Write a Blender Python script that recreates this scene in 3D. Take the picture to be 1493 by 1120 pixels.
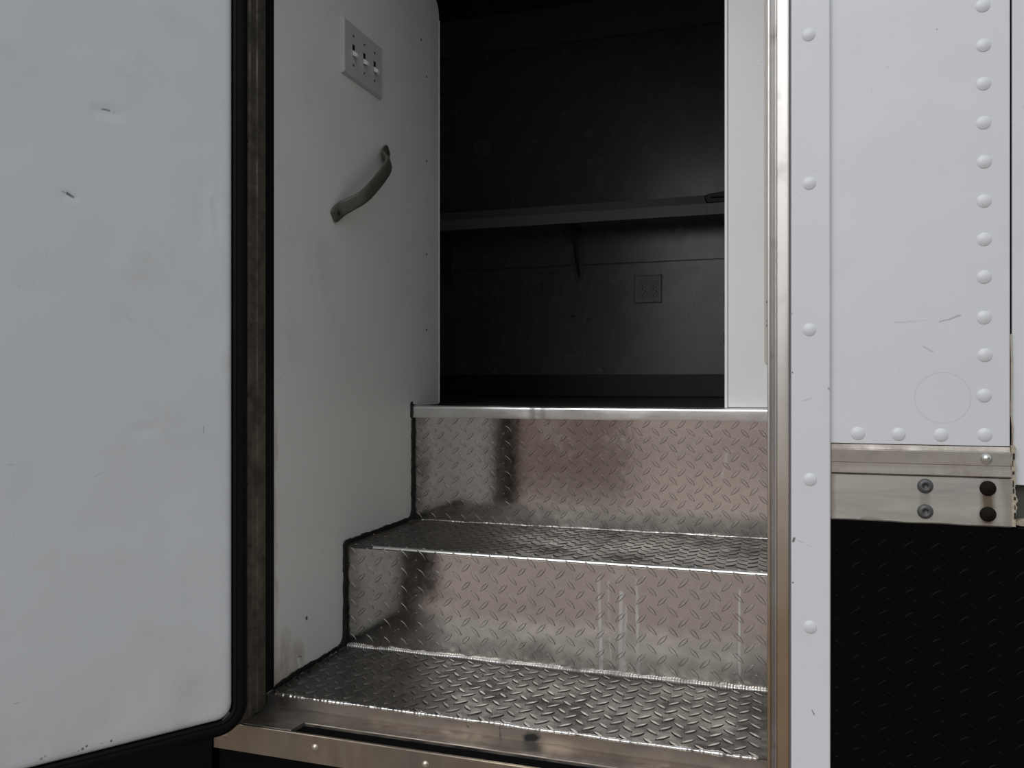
import bpy, bmesh, math, random
from mathutils import Vector, noise

# ------------------------------------------------------------------ scene reset
for o in list(bpy.data.objects):
    bpy.data.objects.remove(o, do_unlink=True)
scene = bpy.context.scene
COL = scene.collection
PI = math.pi

# ------------------------------------------------------------------ camera
cam_data = bpy.data.cameras.new('camera')
cam_data.sensor_fit = 'HORIZONTAL'
cam_data.sensor_width = 36.0
cam_data.lens = 36.0 * 1209.0 / 1493.0
cam_data.clip_start = 0.02
cam_data.clip_end = 200
cam = bpy.data.objects.new('camera', cam_data)
COL.objects.link(cam)
cam.location = (0, 0, 1.0)
cam.rotation_euler = (PI / 2, 0, math.radians(18.0))
scene.camera = cam

# ------------------------------------------------------------------ sky, sun, exposure
world = bpy.data.worlds.new('overcast_sky')
scene.world = world
world.use_nodes = True
bg = world.node_tree.nodes['Background']
bg.inputs['Color'].default_value = (0.86, 0.935, 1.0, 1)
bg.inputs['Strength'].default_value = 0.76

sun_data = bpy.data.lights.new('sun', 'SUN')
sun_data.energy = 1.36
sun_data.angle = math.radians(48)          # veiled by cloud, very soft
sun_data.color = (1.0, 0.98, 0.95)
sun = bpy.data.objects.new('sun', sun_data)
COL.objects.link(sun)
sun.location = (-2, -5, 6)
sun.rotation_euler = Vector((0.30, 1.0, -0.80)).to_track_quat('-Z', 'Y').to_euler()

vs = scene.view_settings
vs.view_transform = 'Standard'
vs.look = 'None'
vs.exposure = 0.0
vs.gamma = 1.0
vs.use_curve_mapping = False


# ------------------------------------------------------------------ material helpers
class NT:
    def __init__(self, name):
        self.mat = bpy.data.materials.new(name)
        self.mat.use_nodes = True
        self.t = self.mat.node_tree
        self.b = self.t.nodes['Principled BSDF']
        self.pos = self.t.nodes.new('ShaderNodeNewGeometry').outputs['Position']

    def n(self, kind, **kw):
        nd = self.t.nodes.new(kind)
        for k, v in kw.items():
            setattr(nd, k, v)
        return nd

    def link(self, a, b):
        self.t.links.new(a, b)

    def put(self, sock, v):
        if isinstance(v, (int, float)):
            sock.default_value = v
        elif isinstance(v, (tuple, list)):
            sock.default_value = tuple(v) if len(v) != 3 or sock.type == 'VECTOR' else (*v, 1)
        else:
            self.link(v, sock)

    def math(self, op, a, b=0.0, clamp=False):
        nd = self.n('ShaderNodeMath', operation=op)
        nd.use_clamp = clamp
        self.put(nd.inputs[0], a)
        self.put(nd.inputs[1], b)
        return nd.outputs[0]

    def vmath(self, op, a, b=None, s=None):
        nd = self.n('ShaderNodeVectorMath', operation=op)
        self.put(nd.inputs[0], a)
        if b is not None:
            self.put(nd.inputs[1], b)
        if s is not None:
            self.put(nd.inputs['Scale'], s)
        return nd.outputs['Value'] if op in ('LENGTH', 'DOT_PRODUCT') else nd.outputs['Vector']

    def noise(self, scale=5.0, detail=4.0, rough=0.55, stretch=(1, 1, 1), vec=None):
        v = self.vmath('MULTIPLY', vec if vec is not None else self.pos, stretch)
        nd = self.n('ShaderNodeTexNoise')
        self.link(v, nd.inputs['Vector'])
        nd.inputs['Scale'].default_value = scale
        nd.inputs['Detail'].default_value = detail
        nd.inputs['Roughness'].default_value = rough
        return nd.outputs['Fac']

    def rng(self, v, a, b, c=0.0, d=1.0):
        nd = self.n('ShaderNodeMapRange')
        self.put(nd.inputs[0], v)
        for i, q in enumerate((a, b, c, d)):
            self.put(nd.inputs[i + 1], q)
        nd.clamp = True
        return nd.outputs[0]

    def mix(self, fac, a, b):
        nd = self.n('ShaderNodeMix', data_type='RGBA')
        self.put(nd.inputs[0], fac)
        self.put(nd.inputs[6], a)
        self.put(nd.inputs[7], b)
        return nd.outputs[2]

    def mixf(self, fac, a, b):
        nd = self.n('ShaderNodeMix', data_type='FLOAT')
        self.put(nd.inputs[0], fac)
        self.put(nd.inputs[2], a)
        self.put(nd.inputs[3], b)
        return nd.outputs[0]

    def warped(self, amount, scale):
        nd = self.n('ShaderNodeTexNoise')
        self.link(self.pos, nd.inputs['Vector'])
        nd.inputs['Scale'].default_value = scale
        nd.inputs['Detail'].default_value = 3
        d = self.vmath('SUBTRACT', nd.outputs['Color'], (.5, .5, .5))
        d = self.vmath('SCALE', d, s=amount)
        return self.vmath('ADD', self.pos, d)

    def marks(self, segs, vec=None, soft=False):
        """mask of worn strokes: segs = [(A, B, radius, strength)] in metres"""
        vec = vec if vec is not None else self.pos
        out = None
        for A, B, r, st in segs:
            A = Vector(A)
            B = Vector(B)
            AB = B - A
            pa = self.vmath('SUBTRACT', vec, tuple(A))
            if AB.length > 1e-6:
                t = self.vmath('DOT_PRODUCT', pa, tuple(AB / AB.length_squared))
                t = self.math('ADD', t, 0.0, True)
                w = self.vmath('SCALE', tuple(AB), s=t)
                pa = self.vmath('SUBTRACT', pa, w)
            d = self.vmath('LENGTH', pa)
            m = self.rng(d, 0.0 if soft else r * 0.4, r, st, 0.0)
            if soft:
                m.node.interpolation_type = 'SMOOTHSTEP'
            out = m if out is None else self.math('MAXIMUM', out, m)
        return out

    def bump(self, h, strength=0.2, dist=0.002):
        nd = self.n('ShaderNodeBump')
        nd.inputs['Strength'].default_value = strength
        nd.inputs['Distance'].default_value = dist
        self.link(h, nd.inputs['Height'])
        self.link(nd.outputs[0], self.b.inputs['Normal'])

    def done(self, color=None, rough=None, metal=None, spec=None):
        b = self.b
        if color is not None:
            self.put(b.inputs['Base Color'], color)
        if rough is not None:
            self.put(b.inputs['Roughness'], rough)
        if metal is not None:
            self.put(b.inputs['Metallic'], metal)
        if spec is not None:
            b.inputs['Specular IOR Level'].default_value = spec
        return self.mat


def plain(name, color, rough=0.5, metal=0.0, var=0.12, scale=30.0, spec=0.5):
    m = NT(name)
    f = m.noise(scale, 3)
    c = m.mix(f, tuple(x * (1 - var) for x in color), tuple(min(1, x * (1 + var)) for x in color))
    return m.done(c, rough, metal, spec)


def paint(name, color, rough=0.35, segs=(), segcol=(0.03, 0.028, 0.025), stain=None, wave=0.25,
          dirt=0.10, dirtcol=(0.36, 0.34, 0.31), warp=0.004, extra=None, spec=0.5, dents=()):
    """chalky enamel: cloudy tone, faint grime, waviness, worn strokes"""
    m = NT(name)
    cloud = m.noise(3.0, 3)
    c = m.mix(m.rng(cloud, .3, .7), tuple(x * 0.955 for x in color), color)
    grime = m.math('MULTIPLY', m.rng(m.noise(9, 6, .65), .55, .78), m.rng(m.noise(1.7, 2), .4, .65))
    grime = m.math('MULTIPLY', grime, dirt * 4, True)
    c = m.mix(m.math('MINIMUM', grime, dirt * 2), c, dirtcol)
    speck = m.rng(m.noise(140, 2, .5), .735, .77)
    speck = m.math('MULTIPLY', speck, m.rng(m.noise(6, 2), .5, .65))
    c = m.mix(m.math('MULTIPLY', speck, 0.35), c, (.12, .11, .1))
    if extra:
        c = extra(m, c)
    if segs:
        c = m.mix(m.marks(segs, m.warped(warp, 60)), c, segcol)
    h = m.math('ADD', m.noise(4.5, 2), m.math('MULTIPLY', m.noise(220, 2), 0.02))
    if dents:
        h = m.math('SUBTRACT', h, m.marks(dents, None, True))
    m.bump(h, wave, 0.012)
    rr = m.rng(m.noise(12, 4), .3, .7, rough * 0.85, rough * 1.2)
    return m.done(c, rr, 0.0, spec)


def alu(name, base=(.60, .58, .56), rough=0.28, grain=(1, 1, 1), dirt=0.35, dirtcol=(.10, .085, .07),
        dirtscale=14, tan=None, extra=None, bump=0.05, metal_dirt=0.55, d0=.5, d1=.75):
    m = NT(name)
    g = m.noise(60, 5, .6, grain)
    c = m.mix(g, tuple(x * .86 for x in base), tuple(min(1, x * 1.1) for x in base))
    if tan:
        c = m.mix(m.rng(m.noise(5, 4, .6, (grain[0] ** .5, grain[1] ** .5, grain[2] ** .5)), .35, .65), c, tan)
    d = m.math('MULTIPLY', m.rng(m.noise(dirtscale, 6, .68), d0, d1), dirt)
    c = m.mix(d, c, dirtcol)
    r = m.math('ADD', m.rng(g, .2, .8, rough * .75, rough * 1.3), m.math('MULTIPLY', d, .5))
    met = m.rng(d, 0, 1, 1.0, 1.0 - metal_dirt)
    if extra:
        c, r, met = extra(m, c, r, met)
    m.bump(g, bump, 0.004)
    return m.done(c, r, met)


# ------------------------------------------------------------------ mesh helpers
def wloc(o):
    v = Vector((0, 0, 0))
    while o is not None:
        v += Vector(o.location)
        o = o.parent
    return v


def tag(o, label=None, cat=None, group=None, kind=None):
    if label:
        o['label'] = label
    if cat:
        o['category'] = cat
    if group:
        o['group'] = group
    if kind:
        o['kind'] = kind
    return o


def empty(name, loc, label, cat, group=None, kind=None):
    o = bpy.data.objects.new(name, None)
    COL.objects.link(o)
    o.empty_display_size = 0.05
    o.location = loc
    return tag(o, label, cat, group, kind)


def put_mesh(name, me, mat, parent=None, at=(0, 0, 0)):
    """link shared mesh data at a world position"""
    o = bpy.data.objects.new(name, me)
    COL.objects.link(o)
    if parent is not None:
        o.parent = parent
        o.location = Vector(at) - wloc(parent)
    else:
        o.location = at
    if mat and not me.materials:
        me.materials.append(mat)
    return o


def obj(name, bm, mat, parent=None, smooth=False, angle=None):
    """bmesh in world coordinates -> object whose origin is at its own base centre"""
    bmesh.ops.recalc_face_normals(bm, faces=bm.faces)
    xs = [v.co.x for v in bm.verts]
    ys = [v.co.y for v in bm.verts]
    zs = [v.co.z for v in bm.verts]
    org = Vector(((min(xs) + max(xs)) / 2, (min(ys) + max(ys)) / 2, min(zs)))
    bmesh.ops.translate(bm, verts=bm.verts, vec=-org)
    me = bpy.data.meshes.new(name)
    if smooth:
        for f in bm.faces:
            f.smooth = True
        if angle:
            lim = math.radians(angle)
            for e in bm.edges:
                if len(e.link_faces) == 2 and e.calc_face_angle(0) > lim:
                    e.smooth = False
    bm.to_mesh(me)
    bm.free()
    o = put_mesh(name, me, mat, parent, org)
    if smooth and angle:
        wn_ = o.modifiers.new('weighted_normals', 'WEIGHTED_NORMAL')
        wn_.keep_sharp = True
        wn_.mode = 'FACE_AREA'
        wn_.weight = 80
    return o


def bx(bm, x0, x1, y0, y1, z0, z1, bevel=0.0, seg=2):
    r = bmesh.ops.create_cube(bm, size=1)
    vs_ = r['verts']
    for v in vs_:
        v.co = Vector(((x0 + x1) / 2 + v.co.x * (x1 - x0), (y0 + y1) / 2 + v.co.y * (y1 - y0),
                       (z0 + z1) / 2 + v.co.z * (z1 - z0)))
    if bevel > 0:
        es = {e for v in vs_ for e in v.link_edges}
        bmesh.ops.bevel(bm, geom=list(es), offset=bevel, segments=seg, profile=.5, affect='EDGES')
    return bm


def box(name, mat, x0, x1, y0, y1, z0, z1, bevel=0.0, parent=None, seg=2):
    bm = bmesh.new()
    bx(bm, x0, x1, y0, y1, z0, z1, bevel, seg)
    return obj(name, bm, mat, parent, smooth=bevel > 0, angle=40)


def prism(bm, pts, to3, depth_a, depth_b, bevel=0.0):
    """polygon pts (u,v) extruded between two depths; to3(u, v, d) -> world"""
    a = [bm.verts.new(to3(u, v, depth_a)) for u, v in pts]
    b = [bm.verts.new(to3(u, v, depth_b)) for u, v in pts]
    n = len(pts)
    fa = bm.faces.new(a)
    bm.faces.new(list(reversed(b)))
    for i in range(n):
        bm.faces.new((a[i], b[i], b[(i + 1) % n], a[(i + 1) % n]))
    if bevel > 0:
        bmesh.ops.bevel(bm, geom=[e for e in fa.edges], offset=bevel, segments=3, profile=.5, affect='EDGES')
    return bm


def arc(cx, cy, r, a0, a1, n=8):
    return [(cx + r * math.cos(math.radians(a0 + (a1 - a0) * i / n)),
             cy + r * math.sin(math.radians(a0 + (a1 - a0) * i / n))) for i in range(n + 1)]


def profile_x(bm, prof, x0, x1, closed=True, nx=1, wob=None):
    """(y,z) profile swept along X"""
    rings = []
    for i in range(nx + 1):
        x = x0 + (x1 - x0) * i / nx
        rings.append([bm.verts.new((x, y, z) if wob is None else wob(x, y, z)) for y, z in prof])
    n = len(prof)
    for i in range(nx):
        for j in range(n if closed else n - 1):
            k = (j + 1) % n
            bm.faces.new((rings[i][j], rings[i][k], rings[i + 1][k], rings[i + 1][j]))
    if closed:
        bm.faces.new(rings[0])
        bm.faces.new(list(reversed(rings[-1])))
    return bm


def profile_z(bm, prof, z0, z1):
    """(x,y) profile swept along Z"""
    a = [bm.verts.new((x, y, z0)) for x, y in prof]
    b = [bm.verts.new((x, y, z1)) for x, y in prof]
    n = len(prof)
    for j in range(n):
        k = (j + 1) % n
        bm.faces.new((a[j], a[k], b[k], b[j]))
    bm.faces.new(a)
    bm.faces.new(list(reversed(b)))
    return bm


def dome_mesh(name, r, h, axis, mat, rings=4, seg=14, flange=0.0):
    """shallow round head standing on a surface, axis = outward normal"""
    bm = bmesh.new()
    q = Vector((0, 0, 1)).rotation_difference(Vector(axis))
    R = []
    prof = [(r * math.sin(PI / 2 * (1 - i / rings)), h * math.sin(PI / 2 * i / rings)) for i in range(rings)]
    if flange:
        prof = [(r + flange, -0.0006), (r + flange * .35, 0.0007)] + prof[1:]
    else:
        prof = [(r, -0.0006)] + prof
    for rr, hh in prof:
        R.append([bm.verts.new(q @ Vector((rr * math.cos(2 * PI * k / seg), rr * math.sin(2 * PI * k / seg), hh)))
                  for k in range(seg)])
    top = bm.verts.new(q @ Vector((0, 0, h)))
    for a, b in zip(R, R[1:]):
        for k in range(seg):
            bm.faces.new((a[k], a[(k + 1) % seg], b[(k + 1) % seg], b[k]))
    for k in range(seg):
        bm.faces.new((R[-1][k], R[-1][(k + 1) % seg], top))
    bmesh.ops.recalc_face_normals(bm, faces=bm.faces)
    for f in bm.faces:
        f.smooth = True
    me = bpy.data.meshes.new(name)
    bm.to_mesh(me)
    bm.free()
    me.materials.append(mat)
    return me


def lug_field(name, mat, parent, org, U, V, N, lu, lv, pu, pv, length, width, height, off=(0, 0), seed=1,
              margin=0.007, wear=0.0, side_mat=None):
    """pressed diamond relief: pointed lens-shaped bars, turned alternately left and right"""
    rnd = random.Random(seed)
    org, U, V, N = map(Vector, (org, U, V, N))
    vs_, fs = [], []
    K = 6
    half = []
    for i in range(K + 1):
        t = -1 + 2 * i / K
        half.append((t * length / 2, (1 - abs(t) ** 2.0) * width / 2))
    outline = [(x, w) for x, w in half] + [(x, -w) for x, w in reversed(half[1:-1])]

    def lug(cu, cv, ang):
        ca, sa = math.cos(ang), math.sin(ang)
        b0 = len(vs_)
        hh = height * (1 - wear * rnd.random())
        sc = 1 + rnd.uniform(-.05, .05)
        for lay, (sl, sw, z) in enumerate(((1, 1, -0.0004), (.93, .80, hh * .80), (.87, .64, hh))):
            for x, w in outline:
                x, w = x * sl * sc, w * sw
                u, v = cu + x * ca - w * sa, cv + x * sa + w * ca
                vs_.append(org + U * u + V * v + N * z)
        n = len(outline)
        for lay in range(2):
            a = b0 + lay * n
            for i in range(n):
                j = (i + 1) % n
                fs.append((a + i, a + j, a + n + j, a + n + i))
        fs.append(tuple(b0 + 2 * n + i for i in range(n)))

    i0 = int(lu / pu) + 2
    j0 = int(lv / pv) + 2
    for i in range(-1, i0):
        for j in range(-1, j0):
            for k, ang in ((0, -PI / 4), (1, PI / 4)):
                cu = (i + .5 * k) * pu + off[0]
                cv = (j + .5 * k) * pv + off[1]
                if margin < cu < lu - margin and margin < cv < lv - margin:
                    lug(cu, cv, ang + rnd.uniform(-.03, .03))
    c = wloc(parent)
    me = bpy.data.meshes.new(name)
    me.from_pydata([v - c for v in vs_], [], fs)
    for p in me.polygons:
        p.use_smooth = len(p.vertices) == 4
    me.update()
    bm = bmesh.new()
    bm.from_mesh(me)
    bmesh.ops.recalc_face_normals(bm, faces=bm.faces)
    bm.to_mesh(me)
    bm.free()
    o = put_mesh(name, me, mat, parent, c)
    if side_mat:
        me.materials.append(side_mat)
        for p in me.polygons:
            p.material_index = 1 if len(p.vertices) == 4 else 0
    o['kind'] = 'stuff'
    return o


def bead(name, mat, parent, A, B, ra, rb, axis_a, axis_b, ripple, seed, rough=0.35, sag=0.0015):
    """hand-laid weld bead: rippled lumpy tube from A to B, half-axes ra, rb along two directions"""
    A, B, ea, eb = map(Vector, (A, B, axis_a, axis_b))
    L = (B - A).length
    n = int(L / ripple * 4)
    bm = bmesh.new()
    prev = None
    seg = 8
    for i in range(n + 1):
        t = i / n
        p = A.lerp(B, t)
        s = L * t
        k = abs(math.sin(PI * s / ripple))
        nz = noise.noise(Vector((s * 90, seed * 7.3, 0))) * rough + noise.noise(Vector((s * 25, seed * 3.1, 5))) * rough
        sc = max(.35, .68 + .32 * k + nz)
        p = p + eb * (noise.noise(Vector((s * 14, seed, 9))) * sag)
        ring = [bm.verts.new(p + ea * (ra * sc * math.cos(2 * PI * q / seg)) + eb * (rb * sc * math.sin(2 * PI * q / seg)))
                for q in range(seg)]
        if prev:
            for q in range(seg):
                bm.faces.new((prev[q], prev[(q + 1) % seg], ring[(q + 1) % seg], ring[q]))
        else:
            bm.faces.new(ring)
        prev = ring
    bm.faces.new(list(reversed(prev)))
    return obj(name, bm, mat, parent, smooth=True)


def sweep(bm, path, section, up, closed=False):
    """section [(a, b)] carried along path; a = sideways (tangent x up), b = up"""
    up = Vector(up)
    n = len(path)
    rings = []
    for i, p in enumerate(path):
        p = Vector(p)
        if closed:
            t = Vector(path[(i + 1) % n]) - Vector(path[i - 1])
        else:
            t = Vector(path[min(i + 1, n - 1)]) - Vector(path[max(i - 1, 0)])
        t.normalize()
        side = t.cross(up).normalized()
        rings.append([bm.verts.new(p + side * a + up * b) for a, b in section])
    m = len(section)
    for i in range(n if closed else n - 1):
        a, b = rings[i], rings[(i + 1) % n]
        for j in range(m):
            bm.faces.new((a[j], a[(j + 1) % m], b[(j + 1) % m], b[j]))
    if not closed:
        bm.faces.new(rings[0])
        bm.faces.new(list(reversed(rings[-1])))
    return bm


# ------------------------------------------------------------------ key dimensions (metres)
XL = -0.838        # face of the step-well side wall
XR = -0.0145       # right end of the steps (door post)
YB = 1.130         # outer skin of the vehicle body
YF = 1.222         # front edge of the lowest tread
Y1, Y2 = 1.4913, 1.8145          # risers
Z1, Z2, Z3 = 0.4697, 0.675, 0.948   # lowest tread, middle tread, floor
YW = 1.971         # rear edge of the side wall
YBK = 3.518        # back wall
ZCEIL = 2.62

# door: hinge-side inner corner, direction away from hinge, inward normal
DA = Vector((-0.812, 1.093, 0))
DD = Vector((-0.553, -0.833, 0)).normalized()
DN = Vector((0.833, -0.553, 0)).normalized()


def dpt(s, z, d=0.0):
    return DA + DD * s + DN * d + Vector((0, 0, z))


# ------------------------------------------------------------------ materials
B_ = YB


def body_extra(m, c):
    # ring scratched round an old filler cap
    d = m.vmath('LENGTH', m.vmath('SUBTRACT', m.pos, (0.188, YB, 0.983)))
    ring = m.rng(m.math('ABSOLUTE', m.math('SUBTRACT', d, 0.031)), .0002, .0011, .20, 0)
    return m.mix(ring, c, (.25, .24, .23))


M_body = paint('white_body_paint', (.66, .67, .70), .34, [
    ((.185, B_, 1.076), (.207, B_, 1.0835), .0016, .35), ((.133, B_, 1.077), (.170, B_, 1.078), .0010, .2),
    ((.166, B_, 1.0466), (.177, B_, 1.040), .0014, .25), ((.1816, B_, 1.4356), (.1816, B_, 1.4356), .0016, .6)],
    extra=body_extra, wave=.22, dirt=.05)
YP = 1.1225
M_post = paint('white_post_paint', (.66, .67, .70), .34, [
    ((.014, YP, .799), (.0155, YP, .8025), .0022, .85), ((.0140, YP, .745), (.0140, YP, .745), .0018, .7),
    ((.0372, YP, .5845), (.0398, YP, .5795), .0013, .8), ((.0132, YP, 1.0903), (.0132, YP, 1.0903), .0020, .6),
    ((.0132, YP, 1.0151), (.0132, YP, 1.0151), .0018, .7), ((.0579, YP, .9939), (.0579, YP, .9939), .0020, .6),
    ((.026, YP, .979), (.036, YP, .982), .0012, .2), ((.020, YP, .80), (.038, YP, .793), .0010, .2)],
    wave=.14, dirt=.05)


def door_extra(m, c):
    w = m.warped(.006, 40)
    rust = m.marks([(dpt(s, z, .001), dpt(s, z, .001), r, .95) for s, z, r in (
        (.2625, .490, .0028), (.258, .4915, .0022), (.267, .487, .0026), (.251, .489, .0016), (.2119, .490, .0030),
        (.206, .4925, .0026), (.217, .489, .0022), (.228, .488, .0016), (.223, .4865, .0014), (.188, .4907, .0018),
        (.1747, .4915, .0024), (.118, .4850, .0016), (.114, .4845, .0014))], w)
    c = m.mix(rust, c, (.045, .03, .02))
    low = m.rng(m.vmath('DOT_PRODUCT', m.pos, (0, 0, 1)), .47, .62, 1, 0)
    st = m.math('MULTIPLY', low, m.rng(m.noise(22, 6, .7, (1, 1, .5)), .42, .7))
    c = m.mix(m.math('MULTIPLY', st, .22), c, (.30, .26, .21))
    return c


M_door = paint('white_door_paint', (.63, .65, .668), .42, [
    (dpt(.186, 1.3885, .001), dpt(.177, 1.389, .001), .0022, .8), (dpt(.176, 1.3895, .001), dpt(.170, 1.387, .001), .0012, .4),
    (dpt(.230, 1.2635, .001), dpt(.223, 1.2595, .001), .0028, .85), (dpt(.236, 1.2655, .001), dpt(.231, 1.263, .001), .0016, .4),
    (dpt(.224, 1.2585, .001), dpt(.2245, 1.252, .001), .0009, .4),
    (dpt(.0446, .935, .001), dpt(.0446, .925, .001), .0012, .8),
    (dpt(.293, .5725, .001), dpt(.284, .5745, .001), .0013, .85),
    (dpt(.247, 1.1245, .001), dpt(.243, 1.1255, .001), .0013, .5),
    (dpt(.295, 1.091, .001), dpt(.285, 1.103, .001), .0008, .25), (dpt(.285, 1.103, .001), dpt(.262, 1.16, .001), .0008, .22),
    (dpt(.262, 1.16, .001), dpt(.252, 1.185, .001), .0008, .22), (dpt(.305, 1.091, .001), dpt(.295, 1.091, .001), .0008, .25),
    (dpt(.14, .927, .001), dpt(.125, .9295, .001), .0013, .22), (dpt(.198, .868, .001), dpt(.185, .875, .001), .0012, .25),
    (dpt(.272, .776, .001), dpt(.257, .768, .001), .0010, .22), (dpt(.257, .768, .001), dpt(.245, .785, .001), .0010, .18),
    (dpt(.30, .893, .001), dpt(.29, .892, .001), .0010, .25),
    (dpt(.155, 1.10, .001), dpt(.142, 1.086, .001), .0016, .12)],
    extra=door_extra, wave=.42, dirt=.12, dents=[
        (dpt(.190, 1.386, 0), dpt(.168, 1.386, 0), .016, .16), (dpt(.232, 1.261, 0), dpt(.222, 1.258, 0), .010, .12),
        (dpt(.140, .932, 0), dpt(.118, .935, 0), .016, .12), (dpt(.045, 1.30, 0), dpt(.048, 1.22, 0), .018, .10),
        (dpt(.030, 1.28, 0), dpt(.022, 1.24, 0), .012, .10), (dpt(.075, 1.36, 0), dpt(.05, 1.365, 0), .025, .10),
        (dpt(.16, 1.10, 0), dpt(.14, 1.08, 0), .020, .08), (dpt(.20, .80, 0), dpt(.15, .78, 0), .03, .10),
        (dpt(.07, .70, 0), dpt(.05, .66, 0), .03, .10)])


def side_extra(m, c):
    # brown run-off in the lower front corner and dark grime creeping up from the steps
    w = m.warped(.03, 18)
    st = m.marks([((XL, 1.245, .478), (XL, 1.300, .500), .045, .9), ((XL, 1.26, .48), (XL, 1.275, .545), .028, .6),
                  ((XL, 1.244, .50), (XL, 1.244, .95), .010, .5)], w)
    st = m.math('MULTIPLY', st, m.rng(m.noise(28, 5, .65, (1, 1, .35)), .25, .58))
    c = m.mix(m.math('MULTIPLY', st, .80), c, (.36, .235, .14))
    peel = m.marks([((XL, 1.318, .496), (XL, 1.322, .484), .006, .9)], m.warped(.004, 90))
    return m.mix(peel, c, (.80, .79, .76))


M_side = paint('ivory_wall_paint', (.82, .81, .775), .40, [
    ((XL, 1.3456, .5665), (XL, 1.3456, .5650), .0045, 1.0), ((XL, 1.318, .503), (XL, 1.330, .4985), .0015, .7),
    ((XL, 1.4266, 1.7217), (XL, 1.4266, 1.7217), .002, .5), ((XL, 1.4, .68), (XL, 1.402, .68), .002, .3)],
    extra=side_extra, wave=.12, dirt=.06)
M_part = paint('white_partition_paint', (.83, .835, .835), .34, wave=.05, dirt=.03)
M_parttrim = plain('white_edge_trim', (.85, .855, .87), .25, var=.03)

YL_ = 3.508
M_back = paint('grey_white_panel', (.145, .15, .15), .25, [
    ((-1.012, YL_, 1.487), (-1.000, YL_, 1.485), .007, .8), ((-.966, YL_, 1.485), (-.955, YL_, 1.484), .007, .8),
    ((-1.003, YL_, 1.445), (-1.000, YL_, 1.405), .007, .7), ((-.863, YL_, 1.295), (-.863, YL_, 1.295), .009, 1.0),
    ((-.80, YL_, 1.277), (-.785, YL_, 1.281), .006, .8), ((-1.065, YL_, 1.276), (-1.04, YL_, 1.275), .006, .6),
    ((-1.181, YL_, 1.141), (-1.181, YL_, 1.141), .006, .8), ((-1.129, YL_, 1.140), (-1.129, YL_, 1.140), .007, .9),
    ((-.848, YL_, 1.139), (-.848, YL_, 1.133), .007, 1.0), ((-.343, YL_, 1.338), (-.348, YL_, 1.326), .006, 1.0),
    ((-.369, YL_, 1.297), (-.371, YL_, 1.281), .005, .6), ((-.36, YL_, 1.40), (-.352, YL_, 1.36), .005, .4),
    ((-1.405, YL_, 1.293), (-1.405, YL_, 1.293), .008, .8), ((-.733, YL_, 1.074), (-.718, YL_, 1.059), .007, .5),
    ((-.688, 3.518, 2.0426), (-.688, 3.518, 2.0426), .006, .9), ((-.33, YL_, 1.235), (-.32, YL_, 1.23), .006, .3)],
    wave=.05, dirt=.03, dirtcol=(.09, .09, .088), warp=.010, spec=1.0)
M_dark = plain('dark_vinyl_base', (.028, .027, .032), .45)
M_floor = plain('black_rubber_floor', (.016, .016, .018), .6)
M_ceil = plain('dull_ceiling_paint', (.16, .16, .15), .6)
M_shelf = paint('grey_shelf_paint', (.35, .35, .335), .45, [((-.276, 3.317, 1.673), (-.276, 3.317, 1.671), .006, .8)], wave=.08,
                dirt=.12)
M_steel = plain('dull_dark_steel', (.11, .105, .09), .5, .6)
M_case = plain('black_plastic_case', (.012, .012, .013), .45)

M_rubber = plain('black_rubber', (.0045, .0047, .006), .55, var=.2, spec=.1)
M_caulk = plain('black_grimy_sealant', (.016, .014, .011), .75, var=.4)
M_black = plain('black_gloss_paint', (.0012, .0013, .0017), .16, var=.2, spec=.09)
M_seam = plain('grey_seam_filler', (.16, .15, .155), .7)
M_void = plain('black_channel', (.003, .003, .0035), .8, spec=.05)


def riser_extra(drips, yy):
    def f(m, c, r, met):
        st = m.marks(drips, m.warped(.006, 45))
        st = m.math('MULTIPLY', st, m.rng(m.noise(60, 4, .6, (1, 1, .15)), .3, .6))
        c = m.mix(st, c, (.62, .61, .60))
        r = m.math('ADD', r, m.math('MULTIPLY', st, .35))
        met = m.math('SUBTRACT', met, m.math('MULTIPLY', st, .6), True)
        # grime towards the left end and the foot of the plate, cloudy outline
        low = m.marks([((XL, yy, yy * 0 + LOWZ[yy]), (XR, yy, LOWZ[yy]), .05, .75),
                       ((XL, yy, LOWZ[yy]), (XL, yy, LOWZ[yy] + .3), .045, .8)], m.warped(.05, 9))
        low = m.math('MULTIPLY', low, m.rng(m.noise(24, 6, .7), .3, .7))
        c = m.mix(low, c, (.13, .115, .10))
        r = m.math('ADD', r, m.math('MULTIPLY', low, .25))
        return c, r, met
    return f


LOWZ = {Y1: Z1, Y2: Z2}
D1 = [((-.318, Y1, .645), (-.3126, Y1, .474), .0040, .75), ((-.300, Y1, .640), (-.296, Y1, .50), .0030, .45),
      ((-.277, Y1, .62), (-.277, Y1, .471), .0055, .75), ((-.268, Y1, .60), (-.270, Y1, .48), .0040, .55),
      ((-.2485, Y1, .648), (-.245, Y1, .474), .0040, .75), ((-.0695, Y1, .643), (-.0695, Y1, .476), .0028, .8),
      ((-.285, Y1, .655), (-.262, Y1, .655), .016, .30), ((-.10, Y1, .655), (-.11, Y1, .60), .004, .25)]
M_riser1 = alu('diamond_plate_riser', (.72, .675, .64), .14, (1, 1, 1), .26, extra=riser_extra(D1, Y1), bump=.03)
M_riser2 = alu('diamond_plate_upper_riser', (.82, .76, .715), .11, (1, 1, 1), .20,
               extra=riser_extra([((-.11, Y2, .86), (-.12, Y2, .80), .004, .3)], Y2), bump=.03)


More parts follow.
